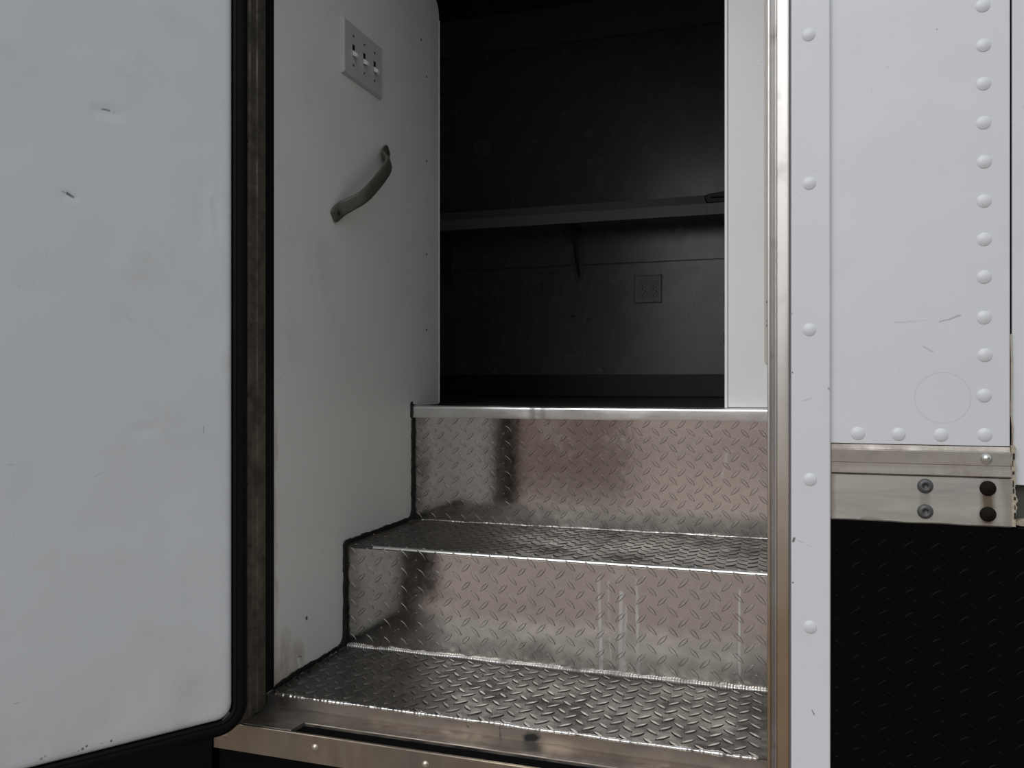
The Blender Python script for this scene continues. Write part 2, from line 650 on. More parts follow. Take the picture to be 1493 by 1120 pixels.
def tread_extra(spots):
    def f(m, c, r, met):
        st = m.marks(spots, m.warped(.018, 45))
        c = m.mix(st, c, (.035, .024, .015))
        met = m.math('SUBTRACT', met, m.math('MULTIPLY', st, .8), True)
        sc = m.rng(m.noise(30, 6, .7, (1, 2.2, 1)), .52, .72)
        c = m.mix(m.math('MULTIPLY', sc, .30), c, (.40, .38, .36))
        return c, r, met
    return f


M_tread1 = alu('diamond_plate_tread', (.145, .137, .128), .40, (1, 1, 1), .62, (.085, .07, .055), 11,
               extra=tread_extra([((-.668, 1.296, Z1), (-.655, 1.297, Z1), .012, 1.0),
                                  ((-.122, 1.2994, Z1), (-.112, 1.30, Z1), .010, .9),
                                  ((-.0366, 1.413, Z1), (-.030, 1.408, Z1), .009, .7),
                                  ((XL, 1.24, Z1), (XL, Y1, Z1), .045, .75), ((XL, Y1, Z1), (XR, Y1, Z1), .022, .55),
                                  ((XR, 1.22, Z1), (XR, 1.25, Z1), .02, .8)]), bump=.05, d0=.40, d1=.70)
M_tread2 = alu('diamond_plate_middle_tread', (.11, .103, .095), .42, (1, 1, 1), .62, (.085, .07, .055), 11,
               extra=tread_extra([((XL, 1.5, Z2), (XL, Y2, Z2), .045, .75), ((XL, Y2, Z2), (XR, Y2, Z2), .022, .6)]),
               bump=.05, d0=.40, d1=.70)
M_lugside = alu('grimy_lug_flanks', (.25, .23, .215), .26, (1, 1, 1), .6, (.08, .065, .055), 30)
M_lugside_t = alu('grimy_tread_flanks', (.10, .092, .085), .40, (1, 1, 1), .6, (.03, .025, .02), 30)
M_luga = alu('worn_lug_tops', (.29, .278, .262), .32, (1, 1, 1), .35, (.11, .09, .07), 14)
M_lugb = alu('grimy_lug_tops', (.13, .123, .114), .36, (1, 1, 1), .6, (.085, .07, .055), 12, d0=.4, d1=.7)
M_nosing = alu('scuffed_nosing', (.86, .85, .84), .30, (.3, 1, 1), .22, (.20, .19, .18), 40)
M_weld = alu('bright_weld', (.86, .85, .83), .26, (1, 1, 1), .45, (.12, .10, .085), 45)
M_weld_dull = alu('dull_weld', (.80, .78, .76), .28, (1, 1, 1), .75, (.06, .05, .04), 22, d0=.45, d1=.66)


def sill_extra(m, c, r, met):
    blk = m.marks([((-.370, 1.219, .4570), (-.360, 1.219, .4585), .012, 1.0), ((-.415, 1.219, .468), (-.415, 1.219, .452), .002, .7),
                   ((-.47, 1.219, .463), (-.468, 1.219, .462), .003, .7)], m.warped(.010, 80))
    c = m.mix(blk, c, (.008, .007, .006))
    met = m.math('SUBTRACT', met, m.math('MULTIPLY', blk, .9), True)
    rst = m.marks([((-.66, 1.205, .450), (-.50, 1.205, .450), .008, .5), ((-.31, 1.2, .450), (-.10, 1.2, .450), .004, .6)],
                  m.warped(.02, 50))
    rst = m.math('MULTIPLY', rst, m.rng(m.noise(50, 5, .7, (.4, 1, 1)), .4, .6))
    c = m.mix(rst, c, (.14, .06, .04))
    return c, r, met


M_sill = alu('weathered_sill', (.31, .295, .285), .34, (.12, 1, 1), .55, (.17, .125, .09), 16, (.36, .31, .265), sill_extra,
             d0=.42, d1=.70)
M_plate = alu('brown_stained_sill_plate', (.24, .215, .185), .38, (1, 1, .2), .55, (.17, .12, .075), 8, (.36, .30, .23), d0=.38,
              d1=.72)
M_jambL = alu('shaded_jamb', (.24, .21, .165), .34, (1, 1, .04), .7, (.030, .026, .020), 18, d0=.30, d1=.6, metal_dirt=.4)  # grimy aluminium, base darkened for the dim interior it mirrors


def jamb_tan(m, c, r, met):
    # tan oxide film, heavier towards the ground
    z = m.vmath('DOT_PRODUCT', m.pos, (0, 0, 1))
    low = m.rng(m.math('ADD', z, m.math('MULTIPLY', m.noise(14, 5), .16)), .72, 1.16, 1, 0)
    c = m.mix(m.math('MULTIPLY', low, .95), c, (.27, .185, .10))
    met = m.math('SUBTRACT', met, m.math('MULTIPLY', low, .35), True)
    return c, r, met


M_jambR = alu('oxidised_jamb', (.66, .635, .61), .40, (1, 1, .05), .25, (.22, .18, .14), 20, extra=jamb_tan)
M_jambG = alu('grey_jamb_channel', (.68, .67, .67), .42, (1, 1, .04), .5, (.14, .125, .11), 22)
M_rail = alu('weathered_rub_rail', (.50, .47, .435), .42, (.06, 1, 1), .75, (.20, .165, .13), 12, (.43, .39, .345), d0=.4, d1=.72)


def rail_extra(m, c, r, met):
    st = m.marks([((.236, 1.124, .876), (.236, 1.124, .836), .010, .9), ((.236, 1.124, .8434), (.236, 1.124, .829), .012, .5),
                  ((.168, 1.124, .866), (.168, 1.124, .852), .008, .35), ((.098, 1.124, .829), (.116, 1.124, .829), .006, .5),
                  ((.0605, 1.124, .92), (.0605, 1.124, .83), .006, .45), ((.255, 1.124, .89), (.262, 1.124, .83), .010, .4)],
                 m.warped(.006, 60))
    c = m.mix(st, c, (.10, .065, .035))
    met = m.math('SUBTRACT', met, m.math('MULTIPLY', st, .6), True)
    return c, r, met


M_railplate = alu('rail_plate', (.56, .55, .515), .42, (.10, 1, 1), .32, (.30, .25, .19), 9, (.58, .54, .47), rail_extra)
M_rivetsteel = plain('rivet_steel', (.60, .59, .57), .3, .9)
M_rivetbrown = plain('stained_rivet', (.50, .44, .36), .35, .85, .2, 300)
M_bolt = plain('grey_bolt', (.10, .10, .10), .5, .5, .25, 400)
M_boltrust = plain('dark_rusty_bolt', (.009, .0065, .005), .75, 0, .5, 400, spec=.12)
M_sealant = plain('old_cream_sealant', (.37, .325, .255), .8, 0, .5, 260)
M_greybox = plain('green_grey_underbody', (.065, .065, .055), .6)
M_beige = paint('beige_plastic', (.50, .48, .42), .5, wave=.02, dirt=.1)
M_plastic = plain('white_switch_plastic', (.53, .53, .54), .35, var=.02)
M_toggle = plain('pale_toggle_plastic', (.80, .80, .77), .35, var=.02)
M_outlet = plain('grey_outlet_plastic', (.27, .275, .29), .35, var=.02)
M_blank = plain('dull_cover_plate', (.17, .17, .175), .5, var=.03)
M_slot = plain('dark_slot', (.01, .01, .01), .6)
M_handle = plain('worn_cast_metal', (.155, .15, .128), .42, .55, .25, 60)
M_screw = plain('dark_screw', (.035, .032, .028), .5, .5)


def ground_mat():
    m = NT('warm_concrete_paving')
    c = m.mix(m.rng(m.noise(1.2, 6, .6), .3, .7), (.275, .220, .190), (.345, .280, .245))
    return m.done(c, .85)


M_ground = ground_mat()


def brick_mat():
    m = NT('red_brick')
    br = m.n('ShaderNodeTexBrick')
    co = m.n('ShaderNodeCombineXYZ')
    sep = m.n('ShaderNodeSeparateXYZ')
    m.link(m.pos, sep.inputs[0])
    m.link(sep.outputs[0], co.inputs[0])
    m.link(sep.outputs[2], co.inputs[1])
    m.link(co.outputs[0], br.inputs['Vector'])
    br.inputs['Scale'].default_value = 4
    br.inputs['Color1'].default_value = (.52, .34, .28, 1)
    br.inputs['Color2'].default_value = (.38, .25, .20, 1)
    br.inputs['Mortar'].default_value = (.45, .42, .38, 1)
    return m.done(br.outputs['Color'], .85)


M_brick = brick_mat()
M_stucco = plain('pale_pink_stucco', (.80, .68, .61), .9, 0, .06, 1.2)
M_render = plain('grey_render', (.24, .24, .245), .85, 0, .1, 2)
M_glassdark = plain('dark_window_glass', (.02, .025, .03), .08)

# ================================================================== SETTING
g = box('ground', M_ground, -90, 90, -150, 30, -.1, 0)
tag(g, 'warm grey concrete paving the vehicle stands on', 'ground', kind='structure')

# unseen stucco wall and brick planter, invented for colours mirrored in the steps
sw_ = box('wall_yard_added', M_stucco, -22, 1.6, -10.4, -10.0, 0, 2.1)
tag(sw_, 'pale pinkish stucco wall, unseen, added to be mirrored in the steps', 'wall', kind='structure')
gw = box('wall_planter_added', M_brick, -2.50, -1.35, -4.25, -3.95, 0, .42, 0)
tag(gw, 'invented red brick planter, unseen, added to be mirrored in the steps', 'wall', kind='structure')
for i in range(5):
    xx = -2.50 + i * .235
    box('pier', M_brick, xx, xx + .13, -4.30, -3.90, 0, 1.05, .01, gw)
    box('added_dark_slat', M_steel, xx + .13, xx + .23, -3.94, -3.90, .02, 1.0, .004, gw)  # dark slats added for the stripes mirrored in the steps

# unseen building, invented to keep light off everything facing right
tb = box('wall_light_block', M_render, 2.4, 16, -9.0, -5.0, 0, 4.8)
tag(tb, 'unseen grey building added to keep light off surfaces facing right', 'building', kind='structure')
for i in range(4):
    for j in range(1):
        x0 = 2.4 + i * 3.2
        wd = box('window', M_glassdark, x0, x0 + 1.3, -5.02, -4.93, 1.2 + j * 3.1, 3.1 + j * 3.1, .01, tb)
        box('sill', M_ceil, x0 - .1, x0 + 1.4, -5.02, -4.85, 1.08 + j * 3.1, 1.19 + j * 3.1, .01, wd)

# ---- floor, ceiling and hidden shell
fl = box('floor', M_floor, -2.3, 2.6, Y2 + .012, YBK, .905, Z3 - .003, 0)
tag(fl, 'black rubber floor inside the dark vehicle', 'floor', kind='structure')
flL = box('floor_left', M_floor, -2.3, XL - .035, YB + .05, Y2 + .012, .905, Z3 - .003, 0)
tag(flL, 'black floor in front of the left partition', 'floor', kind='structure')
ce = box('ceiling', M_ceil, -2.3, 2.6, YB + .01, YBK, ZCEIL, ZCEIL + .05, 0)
tag(ce, 'dim painted ceiling above the dark interior', 'ceiling', kind='structure')
cv = obj('ceiling_cove', profile_x(bmesh.new(), [(YBK, 2.487), (YBK - .02, 2.487), (YBK - .20, ZCEIL), (YBK, ZCEIL)], -2.25, 2.55),
         M_ceil)
tag(cv, 'sloping cove where the back wall meets the ceiling', 'ceiling trim', kind='structure')
lk = box('trim_1', M_dark, -2.25, -.30, 2.72, 3.02, 2.42, ZCEIL, .004)
tag(lk, 'dark overhead duct under the ceiling', 'trim', kind='structure')

# ---- back wall with two sheets and a skirting
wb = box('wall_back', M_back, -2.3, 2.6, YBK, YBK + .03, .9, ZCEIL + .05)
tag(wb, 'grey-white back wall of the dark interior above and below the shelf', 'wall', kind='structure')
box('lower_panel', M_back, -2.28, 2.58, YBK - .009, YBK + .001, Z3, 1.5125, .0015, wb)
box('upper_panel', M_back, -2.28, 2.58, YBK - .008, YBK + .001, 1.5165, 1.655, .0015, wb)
bb = box('baseboard_back', M_dark, -2.28, 2.58, YBK - .021, YBK - .0095, Z3 - .002, 1.041, .003)
tag(bb, 'dark vinyl skirting board along the foot of the back wall', 'baseboard', kind='structure')
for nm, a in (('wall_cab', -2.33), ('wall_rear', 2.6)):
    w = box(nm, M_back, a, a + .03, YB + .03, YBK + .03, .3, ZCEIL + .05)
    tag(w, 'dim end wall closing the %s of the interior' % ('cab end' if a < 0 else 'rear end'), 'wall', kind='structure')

# ---- step-well side wall (left)
r = .022
prof = [(1.2427, .4745)]
prof += [(1.2455, .4735), (1.262, .4765)]
prof += [(u, v) for u, v in arc(1.4800 - r, .4790 + r, r, -90, 0, 6)]
prof += [(1.4800, .6800), (1.4830, .6825)]
prof += [(u, v) for u, v in arc(1.8030 - r, .6825 + r, r, -90, 0, 6)]
prof += [(1.8030, .9520), (1.8050, .9545), (1.8450, .9480), (YW, .9480)]
prof += arc(YW - .035, 1.984 - .035, .035, 0, 90, 8)
prof += [(1.2427, 1.984)]
bm = bmesh.new()
prism(bm, prof, lambda u, v, d: Vector((d, u, v)), XL, XL - .030, .0012)
wl = obj('wall_left', bm, M_side, smooth=True, angle=35)
tag(wl, 'pale ivory side wall of the step well cut to the stair profile', 'wall', kind='structure')
# thin folded metal edge on the rear end of the panel
bm = bmesh.new()
bx(bm, XL - .028, XL + .0012, YW - .0005, YW + .0030, .952, 1.935, .0006)
obj('edge_strip', bm, M_parttrim, wl)
scr = dome_mesh('screw', .0032, .0012, (1, 0, 0), M_screw, 2, 8)
for y, z in ((1.8599, 1.842), (1.8929, 1.763), (1.8929, 1.5535), (1.8929, 1.3219), (1.8929, 1.1346)):
    put_mesh('screw', scr, None, wl, (XL, y, z))
# lumpy black sealant in the joint between wall and steps
rnd = random.Random(4)
path = [(1.246, .4720), (1.30, .4745), (1.36, .4745), (1.42, .4745), (1.462, .4760)]
path += [(u, v) for u, v in arc(1.4845 - .02, .4745 + .02, .02, -90, 0, 5)]
path += [(1.4858, .54), (1.4858, .60), (1.4858, .66), (1.4850, .679), (1.52, .6790), (1.60, .6790), (1.70, .6790), (1.785, .6790)]
path += [(u, v) for u, v in arc(1.8080 - .02, .6790 + .02, .02, -90, 0, 5)]
path += [(1.8090, .78), (1.8090, .86), (1.8090, .917), (1.8035, .922), (1.8035, .952)]
fine = []
for a, b in zip(path, path[1:]):
    L = math.dist(a, b)
    n = max(1, int(L / .008))
    for i in range(n):
        fine.append((a[0] + (b[0] - a[0]) * i / n, a[1] + (b[1] - a[1]) * i / n))
fine.append(path[-1])
bm = bmesh.new()
prev = None
for u, v in fine:
    rr = .0068 + rnd.uniform(-.0014, .0014)
    u += rnd.uniform(-.0012, .0012)
    v += rnd.uniform(-.0012, .0012)
    ring = [bm.verts.new((XL - .002 + rr * .75 * (1 if k in (0, 1, 7) else (.6 if k in (2, 6) else -.2)) * (1 if k == 0 else .9),
                          u + rr * math.cos(2 * PI * k / 8 + PI / 2) , v + rr * math.sin(2 * PI * k / 8 + PI / 2)))
            for k in range(8)]
    if prev:
        for k in range(8):
            bm.faces.new((prev[k], prev[(k + 1) % 8], ring[(k + 1) % 8], ring[k]))
    prev = ring
obj('joint_sealant', bm, M_caulk, wl, smooth=True)

for cy, cz, sy, sz in ((1.4800, .4790, Y1, Z1), (1.8030, .6825, Y2, Z2)):
    bm = bmesh.new()
    pts = arc(cy - r, cz + r, r + .0004, -90, 0, 6) + [(sy - .0006, cz + r), (sy - .0006, sz + .0006), (cy - r, sz + .0006)]
    prism(bm, pts, lambda u, v, d: Vector((d, u, v)), XL + .0016, XL - .006)
    obj('corner_sealant', bm, M_caulk, wl)

# ---- partition beside the doorway (right, inside) and hidden step-well side
pt_ = box('wall_partition', M_part, -.1090, .95, 1.834, 1.862, Z3 + .0018, ZCEIL, .0015)
tag(pt_, 'bright white partition standing on the top step at the right', 'wall', kind='structure')
box('edge_trim', M_parttrim, -.1160, -.1098, 1.8315, 1.8665, Z3 + .001, ZCEIL - .001, .0012, pt_)
for z in (1.1891, 1.1005):
    box('black_bumper', M_rubber, -.1195, -.1155, 1.8645, 1.884, z - .013, z + .013, .0015, pt_)
# beige weather strip hanging behind the door post
wr = box('wall_well_right', M_part, XR + .0005, XR + .0255, 1.225, 1.834, .40, ZCEIL)
tag(wr, 'hidden right side wall of the step well', 'wall', kind='structure')
bm = bmesh.new()
prism(bm, [(-.0245, 2.4)] + [(u, v) for u, v in arc(-.0245 + .008, 1.0275 + .008, .008, 180, 270, 5)] + [(-.012, 1.0275), (-.012, 2.4)],
      lambda u, v, d: Vector((u, d, v)), 1.296, 1.304, .0006)
bs = obj('trim_2', bm, M_beige, smooth=True, angle=40)
tag(bs, 'narrow beige plastic strip with rounded lower end behind the right door post', 'trim', kind='structure')
for z0, z1 in ((1.0868, 1.0880), (1.0935, 1.0945), (1.1215, 1.1235)):
    box('notch', M_slot, -.0215, -.0170, 1.2950, 1.2975, z0, z1, 0, bs)

# ---- outer body right of the doorway
wrb = box('wall_right', M_body, .0560, .2606, YB, YB + .045, .9250, ZCEIL, .0008)
tag(wrb, 'white painted riveted body panel to the right of the doorway', 'wall', kind='structure')
riv = dome_mesh('rivet', .0074, .0025, (0, -1, 0), M_body, 4, 16, flange=.0014)
for i, (x, z) in enumerate([(.2317, 1.458), (.2325, 1.4098), (.2325, 1.3633), (.2325, 1.316), (.2332, 1.2687), (.2332, 1.2214),
             (.2332, 1.175), (.2332, 1.1294), (.2332, 1.0804), (.2339, 1.0348), (.2332, .9859), (.2339, .9385),
             (.0919, .9375), (.1385, .9375), (.1862, .9375), (.2317, 1.506), (.2317, 1.553)]):
    put_mesh('rivet', riv, None, wrb, (x, YB, z))
# next panel along, behind a dark open seam
wn = box('wall_next', M_body, .2635, 2.63, YB + .004, YB + .05, .8785, ZCEIL, .0015)
tag(wn, 'strip of the neighbouring white body panel at the right picture edge', 'wall', kind='structure')
sm = box('trim_3', M_void, .2600, .2640, YB + .006, YB + .045, .83, ZCEIL)
tag(sm, 'dark open seam between the two white body panels', 'seam', kind='structure')

# white cover strip on the door post
ps = box('trim_4', M_post, .0118, .0590, YP, YB + .03, .33, ZCEIL, .0022, None, 3)
tag(ps, 'white painted vertical door post strip with five rivets', 'door post', kind='structure')
for x, z in ((.0331, 1.4453), (.0339, 1.2559), (.0339, 1.0692), (.0347, .8782), (.0347, .6899), (.0340, 1.633), (.0347, .50)):
    put_mesh('rivet', riv, None, ps, (x, YP, z))

# right door frame extrusion: lip, grey groove, tan flange, gap
jr = empty('trim_5', (0, 1.17, .40), 'oxidised aluminium door frame on the right of the steps', 'door frame', kind='structure')
bm = bmesh.new()
profile_z(bm, [(-.0178, 1.150), (-.0172, 1.1475), (-.0158, 1.1470), (-.0140, 1.1476), (-.0134, 1.1530), (-.0134, 1.222), (-.0178, 1.222)],
          .40, ZCEIL)
obj('inner_lip', bm, M_jambR, jr, smooth=True, angle=40)
bm = bmesh.new()
profile_z(bm, [(-.0134, 1.1545), (-.0100, 1.1560), (-.0085, 1.1545), (-.0060, 1.1550), (-.0060, 1.222), (-.0134, 1.222)], .40, ZCEIL)
obj('groove', bm, M_jambG, jr, smooth=True, angle=40)
bm = bmesh.new()
profile_z(bm, [(-.0060, 1.1400), (-.0050, 1.1380), (.0060, 1.1372), (.0090, 1.1378), (.0098, 1.1395), (.0098, 1.222), (-.0060, 1.222)],
          .40, ZCEIL)
obj('flange', bm, M_jambR, jr, smooth=True, angle=40)
box('gap_seal', M_seam, .0090, .0122, 1.1395, 1.20, .40, ZCEIL, 0, jr)

# ---- left door frame
jl = empty('trim_6', (XL - .01, 1.19, .455), 'grimy aluminium door frame, shade in its colour, between open door and ivory wall', 'door frame', kind='structure')
bm = bmesh.new()
profile_z(bm, [(-.8325, 1.134), (-.8325, 1.150), (-.8350, 1.152), (-.8350, 1.166), (-.8325, 1.168), (-.8325, 1.172), (-.8350, 1.174),
               (-.8350, 1.186), (-.8330, 1.188), (-.8330, 1.196), (-.8350, 1.198), (-.8350, 1.2125), (-.875, 1.2125), (-.875, 1.134)],
          .4505, ZCEIL)
obj('ribbed_channel', bm, M_jambL, jl)
box('dark_strip', M_rubber, -.87, XL + .0005, 1.2128, 1.2424, .4705, ZCEIL, .002, jl)  # black strip filling the recess beside the side wall
hol = dome_mesh('dark_fixing', .0045, .0012, (1, 0, 0), M_slot, 2, 10)
for z in (1.40, 1.165, .98, .835, .72, .62, .535):
    put_mesh('fixing', hol, None, jl, (-.8348, 1.160, z))

# ---- body left of the hinge and above the doorway (behind the open door)
wbl = box('wall_body_left', M_body, -2.3, -.8755, YB + .002, YB + .04, .5605, ZCEIL)
tag(wbl, 'white body side hidden behind the open door', 'wall', kind='structure')
wh = box('wall_header', M_body, -.8755, .0118, YB + .002, YB + .06, 2.47, ZCEIL + .05)
tag(wh, 'white body panel above the doorway', 'wall', kind='structure')

# ---- sill at the foot of the doorway
si = empty('trim_7', (-.44, 1.18, .40), 'stained aluminium threshold below the lowest step with a black slot', 'threshold', kind='structure')
bm = bmesh.new()
profile_x(bm, [(1.222, .4692), (1.2190, .4685), (1.2185, .4525), (1.2150, .4505), (1.1785, .4490), (1.1775, .4470), (1.1775, .415), (1.222, .415)],
          -.8740, -.0180)
obj('inner_ledge', bm, M_sill, si, smooth=True, angle=35)
# outer plate with the left end closing the slot
bm = bmesh.new()
prism(bm, [(-.8790, 1.1415), (-.8790, 1.1770), (-.7375, 1.1770), (-.7400, 1.1415)], lambda u, v, d: Vector((u, v, d)), .4512, .4430, .0008)
obj('end_cap', bm, M_sill, si, smooth=True, angle=35)
bm = bmesh.new()
profile_x(bm, [(1.1350, .4080), (1.1350, .4490), (1.1362, .4508), (1.1400, .4510), (1.1415, .4495), (1.1415, .4080)], -.8800, -.0180)
obj('front_plate', bm, M_plate, si, smooth=True, angle=35)
box('slot_bed', M_void, -.7385, -.0180, 1.1416, 1.1774, .405, .4440, 0, si)
rv2 = dome_mesh('small_rivet', .0055, .0034, (0, -1, 0), M_rivetbrown, 4, 14, flange=.001)
for x in (-.8595, -.6922, -.5047, -.32, -.135):
    put_mesh('rivet', rv2, None, si, (x, 1.1350, .4325))

# ================================================================== ENTRY STEPS
st = empty('entry_steps', ((XL + XR) / 2, 1.52, .40), 'welded aluminium diamond plate steps leading up into the dark interior', 'steps')
PU, PV = .0375, .0348
xs0, xs1 = XL + .0005, XR - .0035
LX = xs1 - xs0
# lowest tread
t1 = box('tread', M_tread1, xs0, xs1, YF, Y1 + .01, Z1 - .006, Z1, .0012, st)
lug_field('raised_lugs', M_luga, t1, (xs0, YF, Z1), (1, 0, 0), (0, 1, 0), (0, 0, 1), LX, Y1 - YF, PU, PV, .027, .0075, .0017,
          (.012, .010), 2, .009, .4, M_lugside_t)
# lower riser
r1 = box('riser', M_riser1, xs0, xs1, Y1, Y1 + .006, Z1, Z2 - .006, .0004, st)
lug_field('raised_lugs', M_riser1, r1, (xs0, Y1, Z1), (1, 0, 0), (0, 0, 1), (0, -1, 0), LX, Z2 - Z1 - .004, PU, PV, .027, .0078, .0014,
          (.016, .020), 3, .007, .3, M_lugside)
# middle tread folded over the riser with a rounded nose
bm = bmesh.new()
R = .0055
nose = [(Y1, Z2 - R)] + [(u, v) for u, v in arc(Y1 + R, Z2 - R, R, 180, 90, 6)] + [(Y2 + .01, Z2), (Y2 + .01, Z2 - .005), (Y1 + .006, Z2 - .0055)]
profile_x(bm, nose, xs0, xs1)
t2 = obj('tread', bm, M_tread2, st, smooth=True, angle=50)
lug_field('raised_lugs', M_lugb, t2, (xs0, Y1, Z2), (1, 0, 0), (0, 1, 0), (0, 0, 1), LX, Y2 - Y1, PU, PV, .027, .0075, .0017,
          (.020, .024), 5, .010, .4, M_lugside_t)
# pressed bars wrapping the folded nose
lug_field('nose_lugs', M_nosing, t2, (xs0, Y1 + R * .29 - .0002, Z2 - R * .29 - .006), (1, 0, 0), Vector((0, 1, 1)).normalized(),
          Vector((0, -1, 1)).normalized(), LX, .016, PU, .0348, .013, .005, .0010, (.020, .008), 9, .004, .2)
# bright metal strip along the fold
bm = bmesh.new()
pr = [(u, v) for u, v in arc(Y1 + R, Z2 - R, R + .0004, 165, 100, 5)] + [(u, v) for u, v in arc(Y1 + R, Z2 - R, R - .0008, 100, 165, 5)]
profile_x(bm, pr, xs0 + .06, xs1)
obj('bright_edge', bm, M_nosing, t2, smooth=True, angle=50)
# upper riser
r2 = box('riser', M_riser2, xs0, xs1, Y2, Y2 + .006, Z2, Z3 - .003, .0004, st)
lug_field('raised_lugs', M_riser2, r2, (xs0, Y2, Z2), (1, 0, 0), (0, 0, 1), (0, -1, 0), LX, Z3 - Z2 - .020, PU, PV, .027, .0078, .0014,
          (.014, .012), 7, .007, .3, M_lugside)
# rounded nosing strip at floor level, slightly dented
zt, zb, yf = Z3 + .0008, Z3 - .0275, Y2 - .010
pr = [(Y2 + .020, zt)] + [(u, v) for u, v in arc(yf + .007, zt - .007, .007, 90, 180, 6)] + \
     [(yf + .0005, zb + .005), (yf + .002, zb), (Y2 + .001, zb), (Y2 + .001, zt - .004), (Y2 + .020, zt - .003)]


def dent(x, y, z):
    d = .0012 * noise.noise(Vector((x * 9, z * 30, 2))) + .0016 * math.exp(-((x + .545) / .012) ** 2) + .0012 * math.exp(-((x + .52) / .006) ** 2)
    return (x, y + (d if y < Y2 else 0), z + (noise.noise(Vector((x * 7, 1, 2))) * .0008 if z > Z3 - .003 else 0))


bm = bmesh.new()
profile_x(bm, pr, xs0 + .002, xs1 - .0005, True, 120, dent)
obj('nosing', bm, M_nosing, st, smooth=True, angle=50)
# weld beads
bead('weld_bead', M_weld_dull, st, (xs0 + .004, Y1 - .0015, Z1 + .0015), (xs1, Y1 - .0015, Z1 + .0015), .0062, .0050,
     (0, -.7, .7), (0, .7, .7), .0050, 1, .40)
bead('weld_bead', M_weld, st, (xs0 + .012, YF - .0002, Z1 + .0004), (xs1 - .012, YF - .0002, Z1 + .0004), .0030, .0028,
     (0, -1, 0), (0, 0, 1), .0075, 2, .75, .0020)
bead('weld_bead', M_weld_dull, st, (xs0 + .02, Y2 - .0008, Z2 + .0010), (xs1, Y2 - .0008, Z2 + .0010), .0026, .0022,
     (0, -.7, .7), (0, .7, .7), .0085, 3, .7)

# ================================================================== OPEN DOOR
dr = empty('door_1', DA + Vector((0, 0, .455)), 'white painted door swung open at the left with a black rubber edge', 'door', kind='structure')
DW, DZ0, DZ1, DRr = .76, .480, 2.42, .024


def rrect(s0, s1, z0, z1, rad, n=7):
    p = []
    for cx, cz, a in ((s1 - rad, z0 + rad, -90), (s1 - rad, z1 - rad, 0), (s0 + rad, z1 - rad, 90), (s0 + rad, z0 + rad, 180)):
        p += arc(cx, cz, rad, a, a + 90, n)
    return p


bm = bmesh.new()
a_ = rrect(0, DW, DZ0, DZ1, DRr)
rings = []
for ins, d in ((.0, -.010), (.0, -.006), (.0012, -.0030), (.004, -.0010), (.009, -.0002), (.016, 0)):
    rings.append([bm.verts.new(dpt(u, v, d)) for u, v in rrect(ins, DW - ins, DZ0 + ins, DZ1 - ins, DRr - ins * .8)])
for a, b in zip(rings, rings[1:]):
    for k in range(len(a)):
        bm.faces.new((a[k], a[(k + 1) % len(a)], b[(k + 1) % len(a)], b[k]))
bm.faces.new(rings[-1])
bm.faces.new(list(reversed(rings[0])))
obj('inner_skin', bm, M_door, dr, smooth=True, angle=60)
bm = bmesh.new()
prism(bm, rrect(-.006, DW + .006, DZ0 - .006, DZ1 + .006, .024), lambda u, v, d: dpt(u, v, d), -.0105, -.034, .002)
obj('door_core', bm, M_black, dr)
bm = bmesh.new()
prism(bm, rrect(-.008, DW + .03, DZ0 - .02, DZ1 + .03, .02), lambda u, v, d: dpt(u, v, d), -.0345, -.038, .001)
obj('outer_skin', bm, M_body, dr)
# bulb seal round the inner edge
loop = [tuple(dpt(u, v, -.004)) for u, v in rrect(-.0125, DW + .0125, DZ0 - .0125, DZ1 + .0125, .034, 9)]
sec = [(.0118 * math.cos(2 * PI * k / 12) + (.0010 if k in (2, 3, 4) else 0), .0095 * math.sin(2 * PI * k / 12)) for k in range(12)]
bm = bmesh.new()
sweep(bm, loop, sec, DN, True)
obj('bulb_seal', bm, M_rubber, dr, smooth=True)
loop = [tuple(dpt(u, v, .001)) for u, v in rrect(-.0035, DW + .0035, DZ0 - .0035, DZ1 + .0035, .026, 9)]
sec = [(.0032 * math.cos(2 * PI * k / 8), .0045 * math.sin(2 * PI * k / 8)) for k in range(8)]
bm = bmesh.new()
sweep(bm, loop, sec, DN, True)
obj('seal_lip', bm, M_rubber, dr, smooth=True)
# lifted, dirty corner of the skin
bm = bmesh.new()
prism(bm, [(.002, .483), (.010, .4795), (.016, .4800), (.005, .4905)], lambda u, v, d: dpt(u, v, d), .0008, -.003)
obj('corner_tab', bm, M_steel, dr)

# ================================================================== LOWER BODY
rb = empty('rub_rail', (.16, 1.13, .828), 'bare weathered aluminium rail with bolts under the white riveted panel', 'rail')
bm = bmesh.new()
profile_x(bm, [(1.1330, .9245), (1.1305, .9240), (1.1290, .9185), (1.1262, .9180), (1.1258, .9172), (1.1262, .9020), (1.1272, .9012), (1.1262, .9002),
               (1.1262, .8975), (1.1240, .8960), (1.1236, .8890), (1.1250, .8878), (1.1400, .8876), (1.1400, .9245)], .0605, .2608)
up = obj('ribbed_strip', bm, M_rail, rb, smooth=True, angle=35)
bm = bmesh.new()


def wavy(x, y, z):
    return (x, y, z + (noise.noise(Vector((x * 30, 3, 1))) * .0010 if z < .84 else 0))


profile_x(bm, [(1.1400, .8868), (1.1265, .8868), (1.1255, .8858), (1.1255, .8300), (1.1270, .8284), (1.1400, .8284)], .0605, .2612, True, 40, wavy)
obj('flat_plate', bm, M_railplate, rb, smooth=True, angle=35)
rv3 = dome_mesh('steel_rivet', .0062, .0048, (0, -1, 0), M_rivetsteel, 4, 16, flange=.0006)
put_mesh('rivet', rv3, None, rb, (.2347, 1.1262, .9100))


